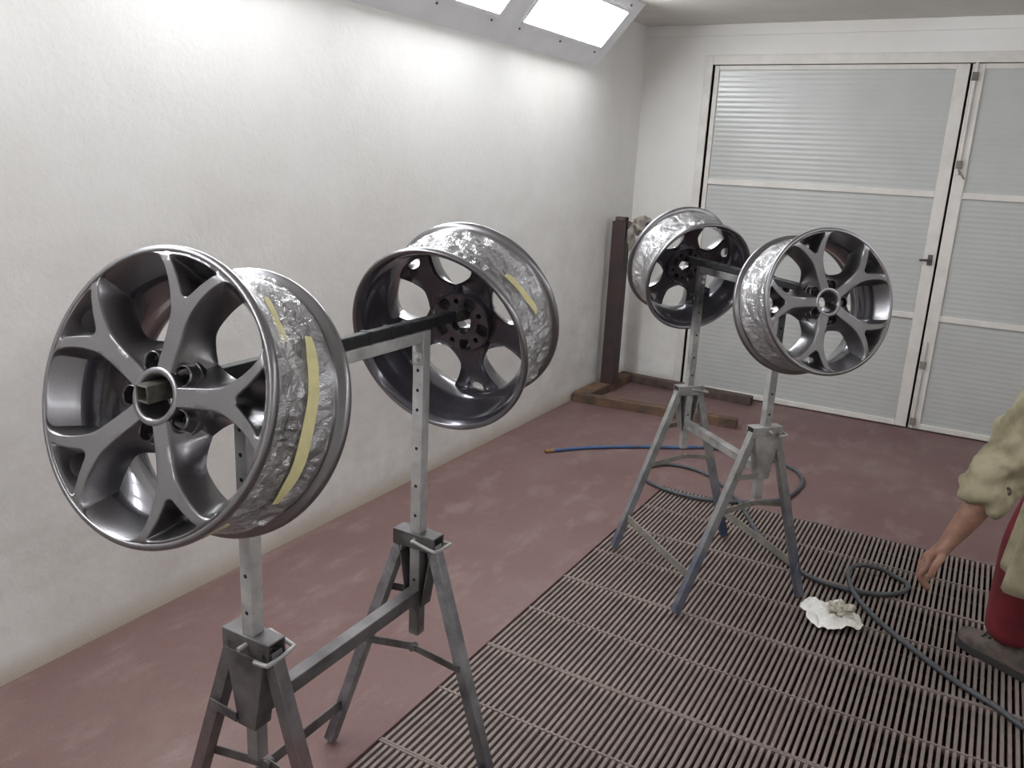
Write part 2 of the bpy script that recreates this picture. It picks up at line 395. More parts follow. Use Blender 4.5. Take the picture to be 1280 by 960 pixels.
def light_panel(side, y0, y1, mat, label):
    root = empty('light_panel', slope_pt(side, (y0+y1)/2, 0.27))
    s0, s1 = 0.148, 0.408
    def q(y, s, o): return slope_pt(side, y, s, o) - root.location
    # frame: four bars
    fr = MB(); b = 0.022
    for (ya, yb, sa, sb) in ((y0-b, y1+b, s0-b, s0), (y0-b, y1+b, s1, s1+b), (y0-b, y0, s0, s1), (y1, y1+b, s0, s1)):
        vv = [q(y, s, o) for o in (0.0, 0.010) for y, s in ((ya,sa),(yb,sa),(yb,sb),(ya,sb))]
        fr.add(vv, [(0,1,2,3),(7,6,5,4),(0,1,5,4),(1,2,6,5),(2,3,7,6),(3,0,4,7)])
    fr.build('frame', M['housing'], root, flat=True)
    vv = [q(y, s, o) for o in (0.001, 0.004) for y, s in ((y0,s0),(y1,s0),(y1,s1),(y0,s1))]
    MB().add(vv, [(0,1,2,3),(7,6,5,4),(0,1,5,4),(1,2,6,5),(2,3,7,6),(3,0,4,7)]).build('lit_glass', mat, root, flat=True)
    for y in (y0+0.02, (y0+y1)/2, y1-0.02):
        for s in (s0-0.045, s1+0.045):
            p = q(y, s, 0.0); MB().tube([p, p + (q(y,s,0.006)-p)], 0.006, 8).build('screw', M['dirty'], root)
    return tag(root, label, 'light', 'light panels in the sloping housings')
LY = [(4.19, 5.20), (2.93, 3.94), (1.67, 2.68), (0.41, 1.42), (-0.85, 0.16), (-2.11, -1.10)]  # first two on the left show; the others are unseen, kept for their light
lab = ['brightly lit panel nearest the end wall in left sloping housing', 'second brightly lit panel from the end wall in left housing',
       'third unseen lit panel from the end wall in left housing', 'fourth unseen lit panel from the end wall in left housing',
       'fifth unseen lit panel from the end wall in left housing', 'unseen lit panel farthest from the end wall in left housing']
for (a, b), l in zip(LY, lab): light_panel('left', a, b, M['lampL'], l)
for (a, b), l in zip(LY, lab): light_panel('right', a, b, M['lampR'], l.replace('brightly lit', 'unseen dimmer lit').replace('left', 'right'))

# ------------------------------------------------------------------ double door
def ribbed(x0, x1, z0, z1, y):
    """corrugated sheet facing -y, shallow horizontal waves"""
    n = max(6, int((z1-z0)/0.033))*6; vv = []; ff = []
    for i in range(n+1):
        z = z0 + (z1-z0)*i/n
        d = 0.00055*math.cos(2*PI*i/6)
        vv += [(x0, y-d, z), (x1, y-d, z)]
    for i in range(n): ff.append((2*i, 2*i+1, 2*i+3, 2*i+2))
    m = len(vv)
    vv += [(x0, y+0.02, z0), (x1, y+0.02, z0), (x1, y+0.02, z1), (x0, y+0.02, z1)]; ff.append((m, m+3, m+2, m+1))
    return MB().add(vv, ff)
YD = YB + 0.012
frm = struct(empty('door_1', ((DX0+DX1)/2, YB, 0))); tag(frm, 'cream steel frame around the double door', 'door frame')
def fpart(name, mb, parent, mat, off, **k):
    o = mb.build(name, mat, parent, **k); o.location = (-off[0], -off[1], -off[2]); return o
fo = frm.location
fpart('jamb', MB().box(DX0-0.055, DX0+0.0, YB-0.012, YB+0.06, 0, DZ+0.065), frm, M['doorframe'], fo, bevel=0.003)
fpart('jamb', MB().box(DX1, DX1+0.055, YB-0.012, YB+0.06, 0, DZ+0.065), frm, M['doorframe'], fo, bevel=0.003)
fpart('head', MB().box(DX0, DX1, YB-0.012, YB+0.06, DZ, DZ+0.065), frm, M['doorframe'], fo, bevel=0.003)
fpart('gap_backing', MB().box(DX0, DX1, YB+0.055, YB+0.06, 0.0, DZ), frm, M['gap'], fo, flat=True)  # black sheet behind the leaves, paints the dark of the door gaps
def leaf(name, x0, x1, stl, str_, label):
    root = struct(empty(name, ((x0+x1)/2, YD, 0.008))); tag(root, label, 'door'); off = root.location
    zb, zt = 0.008, DZ-0.003
    st = M['doorframe']; f0, f1 = YD-0.006, YD+0.03
    fpart('stile', MB().box(x0, x0+stl, f0, f1, zb, zt), root, st, off, bevel=0.003)
    fpart('stile', MB().box(x1-str_, x1, f0, f1, zb, zt), root, st, off, bevel=0.003)
    rails = [(zb, 0.045), (0.765, 0.803), (1.568, 1.608), (zt-0.032, zt)]
    for a, b in rails: fpart('rail', MB().box(x0+stl, x1-str_, f0, f1, a, b), root, st, off, bevel=0.003)
    for (a, b), (c, d) in zip(rails, rails[1:]):
        fpart('ribbed_panel', ribbed(x0+stl, x1-str_, b, c, YD+0.008), root, M['doorpanel'], off, sharp=60)
    return root, off
l1, o1 = leaf('door_2', DX0+0.014, DXM-0.007, 0.032, 0.075, 'grey ribbed door leaf in cream frame behind the far wheels')
l2, o2 = leaf('door_3', DXM+0.007, DX1-0.014, 0.072, 0.032, 'grey ribbed door leaf beside the person')
# handle on the left leaf, bolt rods on the right one
hz = 1.165
h = fpart('handle_plate', MB().box(DXM-0.055, DXM-0.025, YD-0.014, YD-0.006, hz-0.035, hz+0.035), l1, M['dirty'], o1, bevel=0.002)
fpart('handle', MB().tube([(DXM-0.04, YD-0.012, hz), (DXM-0.04, YD-0.05, hz), (DXM-0.075, YD-0.055, hz), (DXM-0.10, YD-0.055, hz-0.002)], 0.008, 8), h, M['dirty'], (0,0,0))
for z0, z1 in ((1.72, DZ+0.02), (0.012, 0.62)):
    b = fpart('bolt_rod', MB().tube([(DXM+0.03, YD-0.016, z0), (DXM+0.03, YD-0.016, z1)], 0.008, 8), l2, M['doorframe'], o2)
    for z in ((z0+0.06, z1-0.10) if z0 > 1 else (0.06, z1-0.16)):
        fpart('bolt_guide', MB().box(DXM+0.012, DXM+0.048, YD-0.028, YD-0.006, z-0.025, z+0.025), b, M['dusty'], (0,0,0), bevel=0.003)
    if z0 > 1:
        fpart('bolt_lever', MB().tube([(DXM+0.03, YD-0.02, 1.75), (DXM+0.075, YD-0.035, 1.69)], 0.005, 8), b, M['dusty'], (0,0,0))

# ------------------------------------------------------------------ floor grating: rows of bars
PITCHB = 0.02125; BW = 0.0106; BH = 0.026
NB = int((GX1-GX0)/PITCHB)
barm = MB().box(-BW/2, BW/2, 0.006, GP-0.006, -BH, 0).mesh('grate_bar', flat=True); barm.materials.append(M['grate'])
rodm = MB().box(0, GX1-GX0-0.006, -0.0035, 0.0035, -BH, 0.0015).mesh('cross_rod', flat=True); rodm.materials.append(M['grate'])
labels = ['floor grating section at the back edge under the hose loop', 'second floor grating section from the back edge under white cloth',
          'third floor grating section from the back edge', 'fourth floor grating section from the back edge, beside near stand foot',
          'fifth floor grating section from the back edge', 'floor grating section farthest from the door']
for r in range(NROW):
    y0 = GY1 - (r+1)*GP
    root = empty('floor_grating', (GX0+0.003, y0, 0))
    tag(root, labels[r], 'grating', 'floor grating sections')
    rg = random.Random(r)
    for k in range(NB):
        o = link('grate_bar', barm, root); o.location = (0.012+k*PITCHB + rg.uniform(-.0007,.0007), 0, -0.003+rg.uniform(-.001,.001))
    for yy in (0.0045, GP/2, GP-0.0045):
        o = link('cross_rod', rodm, root); o.location = (0, yy, -0.002)

# ------------------------------------------------------------------ wheels
RW = 0.246
def cdt_fill(loops, inner, keep):
    """triangulate between closed 2D loops; inner = extra points; keep(x,y) filters triangles"""
    vs2 = []; ed = []
    for lp in loops:
        n = len(vs2); vs2 += [Vector((p[0], p[1])) for p in lp]; ed += [(n+i, n+(i+1) % len(lp)) for i in range(len(lp))]
    vs2 += [Vector(p) for p in inner]
    ov, oe, of, *_ = delaunay_2d_cdt(vs2, ed, [], 0, 1e-6)
    tri = [f for f in of if keep(*(sum((ov[i] for i in f), Vector((0,0)))/len(f)))]
    return ov, tri

def inside(poly, x, y):
    c = False; n = len(poly); j = n-1
    for i in range(n):
        xi, yi = poly[i][0], poly[i][1]; xj, yj = poly[j][0], poly[j][1]
        if (yi > y) != (yj > y) and x < (xj-xi)*(y-yi)/(yj-yi)+xi: c = not c
        j = i
    return c

def hface(x, y):
    r = math.hypot(x, y)/RW
    z = -0.012*(1-min(1, max(0, (r-0.18)/0.72))**1.2)
    lat = abs(y)/RW
    if r > 0.948: z -= 0.0045*((r-0.948)/0.02)**1.3
    return z

def spoke_mesh():
    half = [(0.15,0.066),(0.24,0.066),(0.33,0.067),(0.42,0.0695),(0.50,0.074),(0.58,0.088),(0.65,0.116),(0.72,0.153),(0.785,0.198),(0.828,0.236),
            (0.855,0.268),(0.872,0.298),(0.879,0.328),(0.876,0.358),(0.867,0.390),(0.853,0.424),(0.836,0.458)]
    side = [(p.x*RW, p.y*RW) for p in catmull([Vector((a,b,0)) for a,b in half], 5)]
    a0 = math.atan2(side[-1][1], side[-1][0]); rr = 0.968*RW
    arc = [(rr*math.cos(a0*(1-2*k/40)), rr*math.sin(a0*(1-2*k/40))) for k in range(41)]
    outl = side + arc + [(x, -y) for x, y in reversed(side)]
    pk = [(0.692,0.0),(0.700,0.026),(0.738,0.057),(0.79,0.098),(0.845,0.148),(0.878,0.182),(0.893,0.201),(0.902,0.205),(0.910,0.193),(0.920,0.15),(0.930,0.08),(0.933,0.0)]
    pk = pk + [(x, -y) for x, y in reversed(pk[1:-1])]
    pk = [(p.x*RW, p.y*RW) for p in catmull([Vector((a,b,0)) for a,b in pk], 4, True)]
    N = len(outl)
    def normals(lp):
        out = []; n = len(lp)
        for i in range(n):
            dx = lp[(i+1)%n][0]-lp[i-1][0]; dy = lp[(i+1)%n][1]-lp[i-1][1]; L = math.hypot(dx,dy) or 1
            out.append((dy/L, -dx/L))
        return out
    ar = sum(outl[i][0]*outl[(i+1)%N][1]-outl[(i+1)%N][0]*outl[i][1] for i in range(N))
    if ar < 0: outl.reverse()
    nm = normals(outl)
    arp = sum(pk[i][0]*pk[(i+1)%len(pk)][1]-pk[(i+1)%len(pk)][0]*pk[i][1] for i in range(len(pk)))
    if arp < 0: pk.reverse()
    mb = MB()
    def offw(p, o):
        r = math.hypot(*p)/RW
        web = 0.0
        if o > 0.002 and 0.2 < r: web = 0.026*min(1, max(0, (0.54-r)/0.20))**1.6*min(1, max(0, (o-0.006)/0.009))
        return o*min(1, max(0, (0.958-r)/0.03)) + web
    grid = []
    st = 0.007
    for i in range(-20, 21):
        for j in range(0, 36):
            x, y = 0.03+j*st, i*st
            if inside(outl, x, y) and not inside(pk, x, y):
                d = min(min(math.hypot(x-a, y-b) for a, b in outl), min(math.hypot(x-a, y-b) for a, b in pk))
                if d > 0.0032: grid.append((x, y))
    # top: outline pulled in slightly, so a soft rounded edge follows
    e = 0.0022
    top = [(p[0]-n[0]*offw(p,e), p[1]-n[1]*offw(p,e)) for p, n in zip(outl, nm)]
    pn = normals(pk); ptop = [(p[0]+n[0]*e, p[1]+n[1]*e) for p, n in zip(pk, pn)]
    ov, tri = cdt_fill([top, ptop], grid, lambda x, y: inside(top, x, y) and not inside(ptop, x, y))
    mb.add([(v.x, v.y, hface(v.x, v.y)) for v in ov], tri)
    # outer walls
    rings = [(-e, 0), (-e*0.45, 0.0005), (0, 0.0016), (0.0014, 0.0045), (0.0065, 0.020), (0.0140, 0.042), (0.0160, 0.055)]
    vv = []; ff = []
    for o, dz in rings:
        for p, n in zip(outl, nm):
            q = offw(p, o); x, y, z = p[0]+n[0]*q, p[1]+n[1]*q, hface(*p)-dz if dz < 0.05 else -0.062
            # stay inside the thickness of the barrel where the spoke meets it
            tab = ((0.0, 0.2385), (-0.0055, 0.2375), (-0.014, 0.2315), (-0.027, 0.2235), (-0.047, 0.2105), (-0.062, 0.2035), (-0.1, 0.2035))
            for (za, ra), (zc, rc) in zip(tab, tab[1:]):
                if zc <= z <= za: rm = ra+(rc-ra)*(za-z)/(za-zc); break
            else: rm = 0.2385
            r = math.hypot(x, y)
            if r > rm: x, y = x*rm/r, y*rm/r
            vv.append((x, y, z))
    for k in range(len(rings)-1):
        for i in range(N): j = (i+1)%N; ff.append((k*N+i, k*N+j, (k+1)*N+j, (k+1)*N+i))
    mb.add(vv, ff)
    bot = [(v[0], v[1]) for v in vv[-N:]]
    # pocket walls down to the small opening
    P = len(pk); cxh, ang = 0.795*RW, None
    hol = []
    for (x, y) in pk:
        a = math.atan2(y, x-0.83*RW); hol.append((cxh+0.062*RW*math.cos(a), 0.085*RW*math.sin(a)))
    prof = [(-1, 0), (-0.4, 0.0005), (0.0, 0.0016), (0.10, 0.006), (0.35, 0.022), (0.72, 0.040), (0.97, 0.050), (1.0, 0.055)]
    vv = []; ff = []
    for t, dz in prof:
        for p, n, h in zip(pk, pn, hol):
            if t <= 0: x, y = p[0]-n[0]*e*t, p[1]-n[1]*e*t
            else: x, y = p[0]*(1-t)+h[0]*t, p[1]*(1-t)+h[1]*t
            vv.append((x, y, hface(*p)-dz if t < 1 else -0.062))
    for k in range(len(prof)-1):
        for i in range(P): j = (i+1)%P; ff.append((k*P+i, k*P+j, (k+1)*P+j, (k+1)*P+i))
    mb.add(vv, ff)
    front = len(mb.f)
    # back: dished channel between raised edges
    grid2 = [(x, y) for x in [0.05+0.009*k for k in range(21)] for y in [0.009*q for q in range(-8, 9)]
             if inside(bot, x, y) and not inside(hol, x, y) and min(min(math.hypot(x-a,y-b) for a,b in bot), min(math.hypot(x-a,y-b) for a,b in hol)) > 0.006]
    ov, tri = cdt_fill([bot, hol], grid2, lambda x, y: inside(bot, x, y) and not inside(hol, x, y))
    gs = set((round(a,5), round(b,5)) for a, b in grid2)
    mb.add([(v.x, v.y, -0.062 + (0.006 if (round(v.x,5), round(v.y,5)) in gs else 0)) for v in ov], tri)
    me = bpy.data.meshes.new('spoke'); me.from_pydata(mb.v, [], mb.f); me.validate()
    bm = bmesh.new(); bm.from_mesh(me); bmesh.ops.remove_doubles(bm, verts=bm.verts[:], dist=2e-5)
    bmesh.ops.recalc_face_normals(bm, faces=bm.faces[:]); bm.to_mesh(me); bm.free()
    for p in me.polygons: p.use_smooth = True
    me.set_sharp_from_angle(angle=math.radians(48))
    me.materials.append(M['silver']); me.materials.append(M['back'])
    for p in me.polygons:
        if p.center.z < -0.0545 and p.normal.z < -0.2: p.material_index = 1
    return me

def barrel_mesh():
    prof = [(0.2455,-0.0032),(0.246,-0.0055),(0.246,-0.013),(0.2435,-0.0165),(0.238,-0.0185),(0.2315,-0.022),(0.2290,-0.027),(0.2285,-0.048),(0.2265,-0.055),(0.216,-0.064),(0.206,-0.074),(0.2035,-0.084),
            (0.2035,-0.115),(0.207,-0.128),(0.219,-0.152),(0.226,-0.162),(0.2288,-0.170),(0.2288,-0.183),(0.2305,-0.188),(0.2365,-0.1915),(0.2425,-0.1925),(0.2455,-0.195),(0.2465,-0.199),(0.2462,-0.2045),(0.2445,-0.208),(0.2415,-0.2095),(0.2385,-0.2085)]
    inner = [(0.2345,-0.2065),(0.2315,-0.2035),(0.230,-0.199),(0.2255,-0.194),(0.2235,-0.185),(0.222,-0.170),(0.214,-0.154),(0.2015,-0.125),(0.1975,-0.112),(0.1975,-0.082),(0.200,-0.066),(0.2035,-0.054)]
    front = [(0.2065,-0.047),(0.2115,-0.039),(0.219,-0.027),(0.2265,-0.014),(0.2318,-0.0055),(0.2338,-0.0025),(0.2358,-0.0005),(0.2385,0.0),(0.2420,-0.0006),(0.2442,-0.0016)]
    n = 144; p = prof+inner+front
    me = MB().lathe(p, n, closed=True).mesh('barrel', 40)
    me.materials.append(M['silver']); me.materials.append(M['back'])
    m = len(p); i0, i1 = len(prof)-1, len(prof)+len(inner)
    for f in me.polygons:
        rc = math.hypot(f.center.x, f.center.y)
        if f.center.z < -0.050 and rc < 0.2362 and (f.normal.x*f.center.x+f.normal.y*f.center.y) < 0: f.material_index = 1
    return me

def circle(cx, cy, r, n=14, ph=0): return [(cx+r*math.cos(2*PI*k/n+ph), cy+r*math.sin(2*PI*k/n+ph)) for k in range(n)]

def hub_mesh():
    mb = MB(); zt, zb = -0.036, -0.078
    bore, out = 0.0335, 0.0825
    # central raised ring and bore
    mb.lathe([(0.0505, zt), (0.0495,-0.024),(0.0490,-0.0150),(0.0478,-0.0118),(0.0455,-0.0108),(0.0400,-0.0108),(0.0375,-0.0118),(0.0352,-0.0160),(bore,-0.020),(bore,-0.050),(0.0325,-0.054),(0.0325,zb)], 60)
    mb.lathe([(out, zt-0.002), (out+0.0015, zt-0.006), (out, zb+0.003), (out-0.003, zb)], 60)
    bolts = [circle(0.0600*math.cos(2*PI*k/5+PI/5), 0.0600*math.sin(2*PI*k/5+PI/5), 0.0075) for k in range(5)]
    def annulus(rin, rout, z, holes):
        o = circle(0, 0, rout, 60); i = circle(0, 0, rin, 60)
        ov, tri = cdt_fill([o, i]+holes, [], lambda x, y: rin*0.997 < math.hypot(x, y) < rout and not any(inside(h, x, y) for h in holes))
        mb.add([(v.x, v.y, z) for v in ov], tri)
    annulus(0.0505, out, zt-0.002, bolts)
    pockets = []
    for k in range(5):
        a = 2*PI*k/5; p = [(0.047,-0.011),(0.047,0.011),(0.060,0.017),(0.073,0.0165),(0.077,0.010),(0.077,-0.010),(0.073,-0.0165),(0.060,-0.017)]
        pockets.append([(x*math.cos(a)-y*math.sin(a), x*math.sin(a)+y*math.cos(a)) for x, y in p])
    annulus(0.0325, out-0.003, zb, bolts+pockets)
    for b in bolts:
        n = len(b); mb.add([(x,y,zt-0.002) for x,y in b]+[(x,y,zb) for x,y in b], [(i,(i+1)%n,n+(i+1)%n,n+i) for i in range(n)])
    nf = len(mb.f)
    for b in pockets:
        n = len(b); mb.add([(x,y,zb+0.026) for x,y in b]+[(x,y,zb) for x,y in b], [(i,(i+1)%n,n+(i+1)%n,n+i) for i in range(n)]+[tuple(range(n))])
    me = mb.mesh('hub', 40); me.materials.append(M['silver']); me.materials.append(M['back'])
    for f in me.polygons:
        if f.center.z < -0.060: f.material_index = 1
    return me

def lug_mesh():
    me = MB().lathe([(0.0215,-0.040),(0.0192,-0.032),(0.0184,-0.0210),(0.0176,-0.0178),(0.0162,-0.0172),(0.0152,-0.0195)], 28).mesh('lug_boss', 60)
    me.materials.append(M['silver']); return me
def lughole_mesh():
    me = MB().lathe([(0.0152,-0.0195),(0.0146,-0.0355),(0.0120,-0.0368),(0.0078,-0.0372),(0.0075,-0.060)], 28).mesh('lug_hole', 60)
    me.materials.append(M['lug']); return me

def film_mesh(seed, amp):
    rg = random.Random(seed); o = rg.uniform(0, 50)
    n, m = 420, 40; vv = []; ff = []
    for k in range(n):
        a = 2*PI*k/n
        for i in range(m+1):
            t = i/m
            z0 = -0.0265 - 0.006*noise.noise(Vector((math.cos(a)*6, math.sin(a)*6, o)))
            z1 = -0.178 + 0.010*noise.noise(Vector((math.cos(a)*5, math.sin(a)*5, o+9)))
            z = z0+(z1-z0)*t
            base = 0.2312 - 0.0085*max(0.0, math.sin(PI*min(1, max(0, (t-0.16)/0.74))))**0.7
            ca, sa = math.cos(a), math.sin(a)
            pr = Vector((ca*1.6, sa*1.6, z*5+o))
            # sharp folds running mostly across, skewed, pulled from taped points
            sk = a*17 + 4.5*noise.noise(pr*1.3) + z*52*noise.noise(Vector((ca*0.9, sa*0.9, o+3)))
            fold = 1-abs(math.sin(sk+2.2*noise.noise(pr*2.1)))
            f2_ = 1-abs(noise.noise(Vector((ca*7+o, sa*7, z*21))))*2.2
            f3_ = 1-abs(noise.noise(Vector((ca*17+o, sa*17, z*40+5))))*2.2
            e = min(1, 0.35+4*t, 0.25+5*(1-t))
            r = base + 0.0008 + amp*e*(0.0042*fold**2 + 0.0046*max(0, f2_)**2 + 0.0026*max(0, f3_)**2)
            vv.append((r*math.cos(a), r*math.sin(a), z))
    for k in range(n):
        k2 = (k+1) % n
        for i in range(m): ff.append((k*(m+1)+i, k2*(m+1)+i, k2*(m+1)+i+1, k*(m+1)+i+1))
    me = MB().add(vv, ff).mesh('masking_film', 50); me.materials.append(M['film']); return me

def tape_mesh(a0, a1, zf, wd, r0=0.2345, ends=0.010):
    n = 26; vv = []; ff = []
    for k in range(n+1):
        t = k/n; a = a0+(a1-a0)*t; z = zf(t); ww = wd*(1-0.45*max(0, (abs(t-0.5)-0.36)/0.14))
        for s, dr in ((-0.5, 0), (0.5, 0), (0.5, 0.0009), (-0.5, 0.0009)):
            r = r0 + dr + 0.0012*math.sin(9*t+s)
            vv.append((r*math.cos(a), r*math.sin(a), z + s*ww + 0.001*math.sin(17*t)))
    for k in range(n):
        b = 4*k
        for i in range(4): ff.append((b+i, b+(i+1)%4, b+4+(i+1)%4, b+4+i))
    ff += [(3,2,1,0), (4*n, 4*n+1, 4*n+2, 4*n+3)]
    me = MB().add(vv, ff).mesh('masking_tape', 50); me.materials.append(M['tape']); return me

SP, BA, HU, LU, LH = spoke_mesh(), barrel_mesh(), hub_mesh(), lug_mesh(), lughole_mesh()

def wheel(face, zdir, roll, seed, amp, label):
    z = Vector(zdir).normalized(); x = Vector((0,0,1)).cross(z).normalized(); y = z.cross(x)
    R = Matrix((x, y, z)).transposed() @ Matrix.Rotation(math.radians(roll), 3, 'Z')
    root = empty('alloy_wheel', face); root.rotation_euler = R.to_euler()
    tag(root, label, 'wheel', 'freshly painted alloy wheels')
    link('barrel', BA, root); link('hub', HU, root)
    for k in range(5):
        s = link('spoke', SP, root); s.rotation_euler = (0, 0, 2*PI*k/5)
        b = link('lug_boss', LU, root); a = 2*PI*k/5+PI/5; b.location = (0.0600*math.cos(a), 0.0600*math.sin(a), 0)
        link('lug_hole', LH, b)
    f = link('masking_film', film_mesh(seed, amp), root); f['label'] = 'crumpled clear masking film around the barrel'
    return root, R

def sgn_ang(root_R, world_dir):
    v = root_R.transposed() @ Vector(world_dir); return math.atan2(v.y, v.x)

w1, R1 = wheel((-1.131, 0.833, H-0.3982), (0.089, -0.954, 0.287), 6.5, 1, 1.0, 'largest nearest alloy wheel, five Y spokes facing the viewer, yellow tape strip')
w2, R2 = wheel((-1.172, 1.866, H-0.404), (-0.082, 0.964, 0.254), 48.0, 2, 1.0, 'near alloy wheel seen from its dark hollow back, beside the white wall')
w3, R3 = wheel((-1.222, 3.637, H-0.410), (-0.716, 0.637, 0.283), 18.5, 3, 0.55, 'far alloy wheel seen from its dark hollow back, beside rusty post')
w4, R4 = wheel((-0.441, 2.919, H-0.417), (0.691, -0.684, 0.233), 36.2, 4, 0.35, 'far alloy wheel with five Y spokes facing the viewer, before grey door')

def tape(root, R, wdir, da, zf, wd, label='yellow masking tape strip', r0=0.2345):
    a = sgn_ang(R, wdir); o = link('masking_tape', tape_mesh(a+da[0], a+da[1], zf, wd, r0), root); o['label'] = label
# camera-facing side direction of wheels 1 and 2 is roughly +x
tape(w1, R1, (1, 0.09, 0), (-0.66, 0.62), lambda t: -0.120+0.012*math.sin(PI*t)-0.004*t, 0.030)
tape(w1, R1, (1, 0.09, 0), (0.52, 0.92), lambda t: -0.052-0.012*t, 0.017)
tape(w1, R1, (1, 0.09, 0), (-1.22, -0.86), lambda t: -0.060+0.008*t, 0.015)
tape(w2, R2, (1, 0.09, 0), (-0.80, -0.28), lambda t: -0.125+0.030*t, 0.022, 'pale masking tape strip')

# ------------------------------------------------------------------ wheel stands
def stand(p_near, p_far, mats, label, taped):
    """p_near / p_far: ground points of the two posts; local x = along the arm, local y = sideways (to the right of x)"""
    a = Vector(p_near).to_3d(); b = Vector(p_far).to_3d(); c = (a+b)/2; d = b-a
    root = empty('wheel_stand', (c.x, c.y, 0), math.atan2(d.y, d.x)); hs = d.length/2
    tag(root, label, 'stand', 'two-post folding wheel stands')
    ZA = 1.274; ZB = 0.742
    galv, leg_a, leg_b, brk, low, hbar, strap = mats
    # top arm
    arm = MB().beam((-hs+0.014, 0, ZA), (hs-0.014, 0, ZA), 0.030, 0.028).build('arm', galv, root, bevel=0.002)
    pad = MB().beam((-hs-0.20, 0, ZA+0.0285), (hs+0.195, 0, ZA+0.0285), 0.026, 0.027).build('padded_rail', M['rubber'], root, bevel=0.004)
    for u in (-0.21, -0.12, -0.03, 0.07, 0.15, 0.22):
        MB().beam((u-0.006, 0, ZA+0.0295), (u+0.006, 0, ZA+0.0295), 0.0285, 0.029).build('tape_band', M['rubber'], pad, bevel=0.002)
    for s in (-1, 1):
        tip = MB().beam((s*(hs+0.130), 0, ZA+0.0285), (s*(hs+taped), 0, ZA+0.0285), 0.029, 0.030, hollow=0.004).build('taped_tip', M['tapeold'], pad, bevel=0.002)
        tip['label'] = 'bar tip wrapped in stained masking tape'
    for s in (-1, 1):
        u = s*hs
        post = MB().beam((u, 0, 0.470), (u, 0, ZA+0.014), 0.030, 0.030, ref=(1,0,0), hollow=0.003).build('post', galv, root, bevel=0.002)
        for z in (1.19, 1.14, 1.09, 0.99, 0.89, 0.81, 0.63):
            for q in (-1, 1):
                MB().tube([(u+q*0.0146, 0, z), (u+q*0.0154, 0, z)], 0.0045, 10).build('pin_hole_disc', M['hole'], post)  # black discs on the post faces stand in for the dark inside holes
        # bolted joint below the arm
        for q in (-1,):
            pl = MB().box(min(u-s*0.0155, u-s*0.019), max(u-s*0.0155, u-s*0.019), -0.0145, 0.0145, ZA-0.068, ZA-0.016).build('joint_plate', galv, root, bevel=0.001)
            for z in (ZA-0.030, ZA-0.053):
                MB().tube([(u-s*0.018, 0, z), (u-s*0.0245, 0, z)], 0.0075, 6).build('bolt', M['bolt'], pl)
                MB().tube([(u-s*0.024, 0, z), (u-s*0.030, 0, z)], 0.004, 8).build('bolt_end', M['bolt'], pl)
        # head tube across, wire pin, tapered guide plate
        hd = MB().beam((u, 0.064, ZB), (u, -0.064, ZB), 0.046, 0.042, hollow=0.004).build('head_tube', brk, root, bevel=0.002)
        for v in (-0.046, 0.046):
            MB().tube([(u-s*-0.024, v, ZB-0.006), (u+s*0.030, v, ZB-0.006)], 0.006, 8).build('pivot_bolt', brk, hd)
        pts = [(u+s*0.045, -0.004, ZB+0.004), (u-s*0.030, -0.006, ZB+0.006), (u-s*0.036, -0.016, ZB+0.006), (u-s*0.036, -0.066, ZB-0.004), (u-s*0.028, -0.076, ZB-0.006), (u+s*0.030, -0.076, ZB-0.010), (u+s*0.038, -0.066, ZB-0.012), (u+s*0.038, -0.040, ZB-0.014)]
        MB().tube(catmull(pts, 5), 0.0048, 8).build('wire_pin', galv, root)
        o = s*0.024
        zt, zb2 = ZB-0.018, 0.556
        vv = []
        for uu in (u+o, u+o+s*0.003):
            vv += [(uu, -0.052, zt), (uu, 0.052, zt), (uu, 0.024, zb2), (uu, -0.024, zb2)]
        for uu in (u-s*0.010, u+o):
            pass
        g = MB().add(vv, [(0,1,2,3),(7,6,5,4),(0,1,5,4),(1,2,6,5),(2,3,7,6),(3,0,4,7)])
        for sv in (-1, 1):     # side flanges
            v0, v1 = sv*0.052, sv*0.024
            g.add([(u+o, v0, zt), (u+o, v1, zb2), (u-s*0.016, v1, zb2), (u-s*0.016, v0, zt), (u+o, v0-sv*0.003, zt), (u+o, v1-sv*0.003, zb2), (u-s*0.016, v1-sv*0.003, zb2), (u-s*0.016, v0-sv*0.003, zt)],
                  [(0,1,2,3),(7,6,5,4),(0,1,5,4),(1,2,6,5),(2,3,7,6),(3,0,4,7)])
        g.build('guide_plate', brk, root, bevel=0.001)
        # legs
        for sv in (-1, 1):
            lm_ = leg_a if s < 0 else leg_b
            l = MB().beam((u, sv*0.048, ZB-0.006), (u, sv*(0.300 if sv > 0 else 0.272), 0.012), 0.030, 0.030, ref=(1,0,0), hollow=0.003).build('leg', lm_, root, bevel=0.002)
        # strap from the left leg to the guide plate, and folding strap between legs
        MB().beam((u+s*0.019, 0.112, 0.566), (u+s*0.030, 0.024, 0.572), 0.004, 0.022, ref=(0,0,1)).build('side_strap', low, root, bevel=0.001)
        MB().beam((u-s*0.019, 0.165, 0.405), (u-s*0.019, -0.012, 0.440), 0.004, 0.022).build('folding_strap', low, root, bevel=0.001)
        MB().beam((u-s*0.023, 0.000, 0.440), (u-s*0.019, -0.148, 0.420), 0.004, 0.020).build('folding_strap', low, root, bevel=0.001)
        MB().tube([(u-s*0.012, -0.006, 0.440), (u-s*0.032, -0.006, 0.440)], 0.010, 10).build('strap_hinge', low, root)
    MB().beam((-hs+0.014, 0, 0.588), (hs-0.014, 0, 0.588), 0.034, 0.034).build('cross_beam', hbar, root, bevel=0.002)
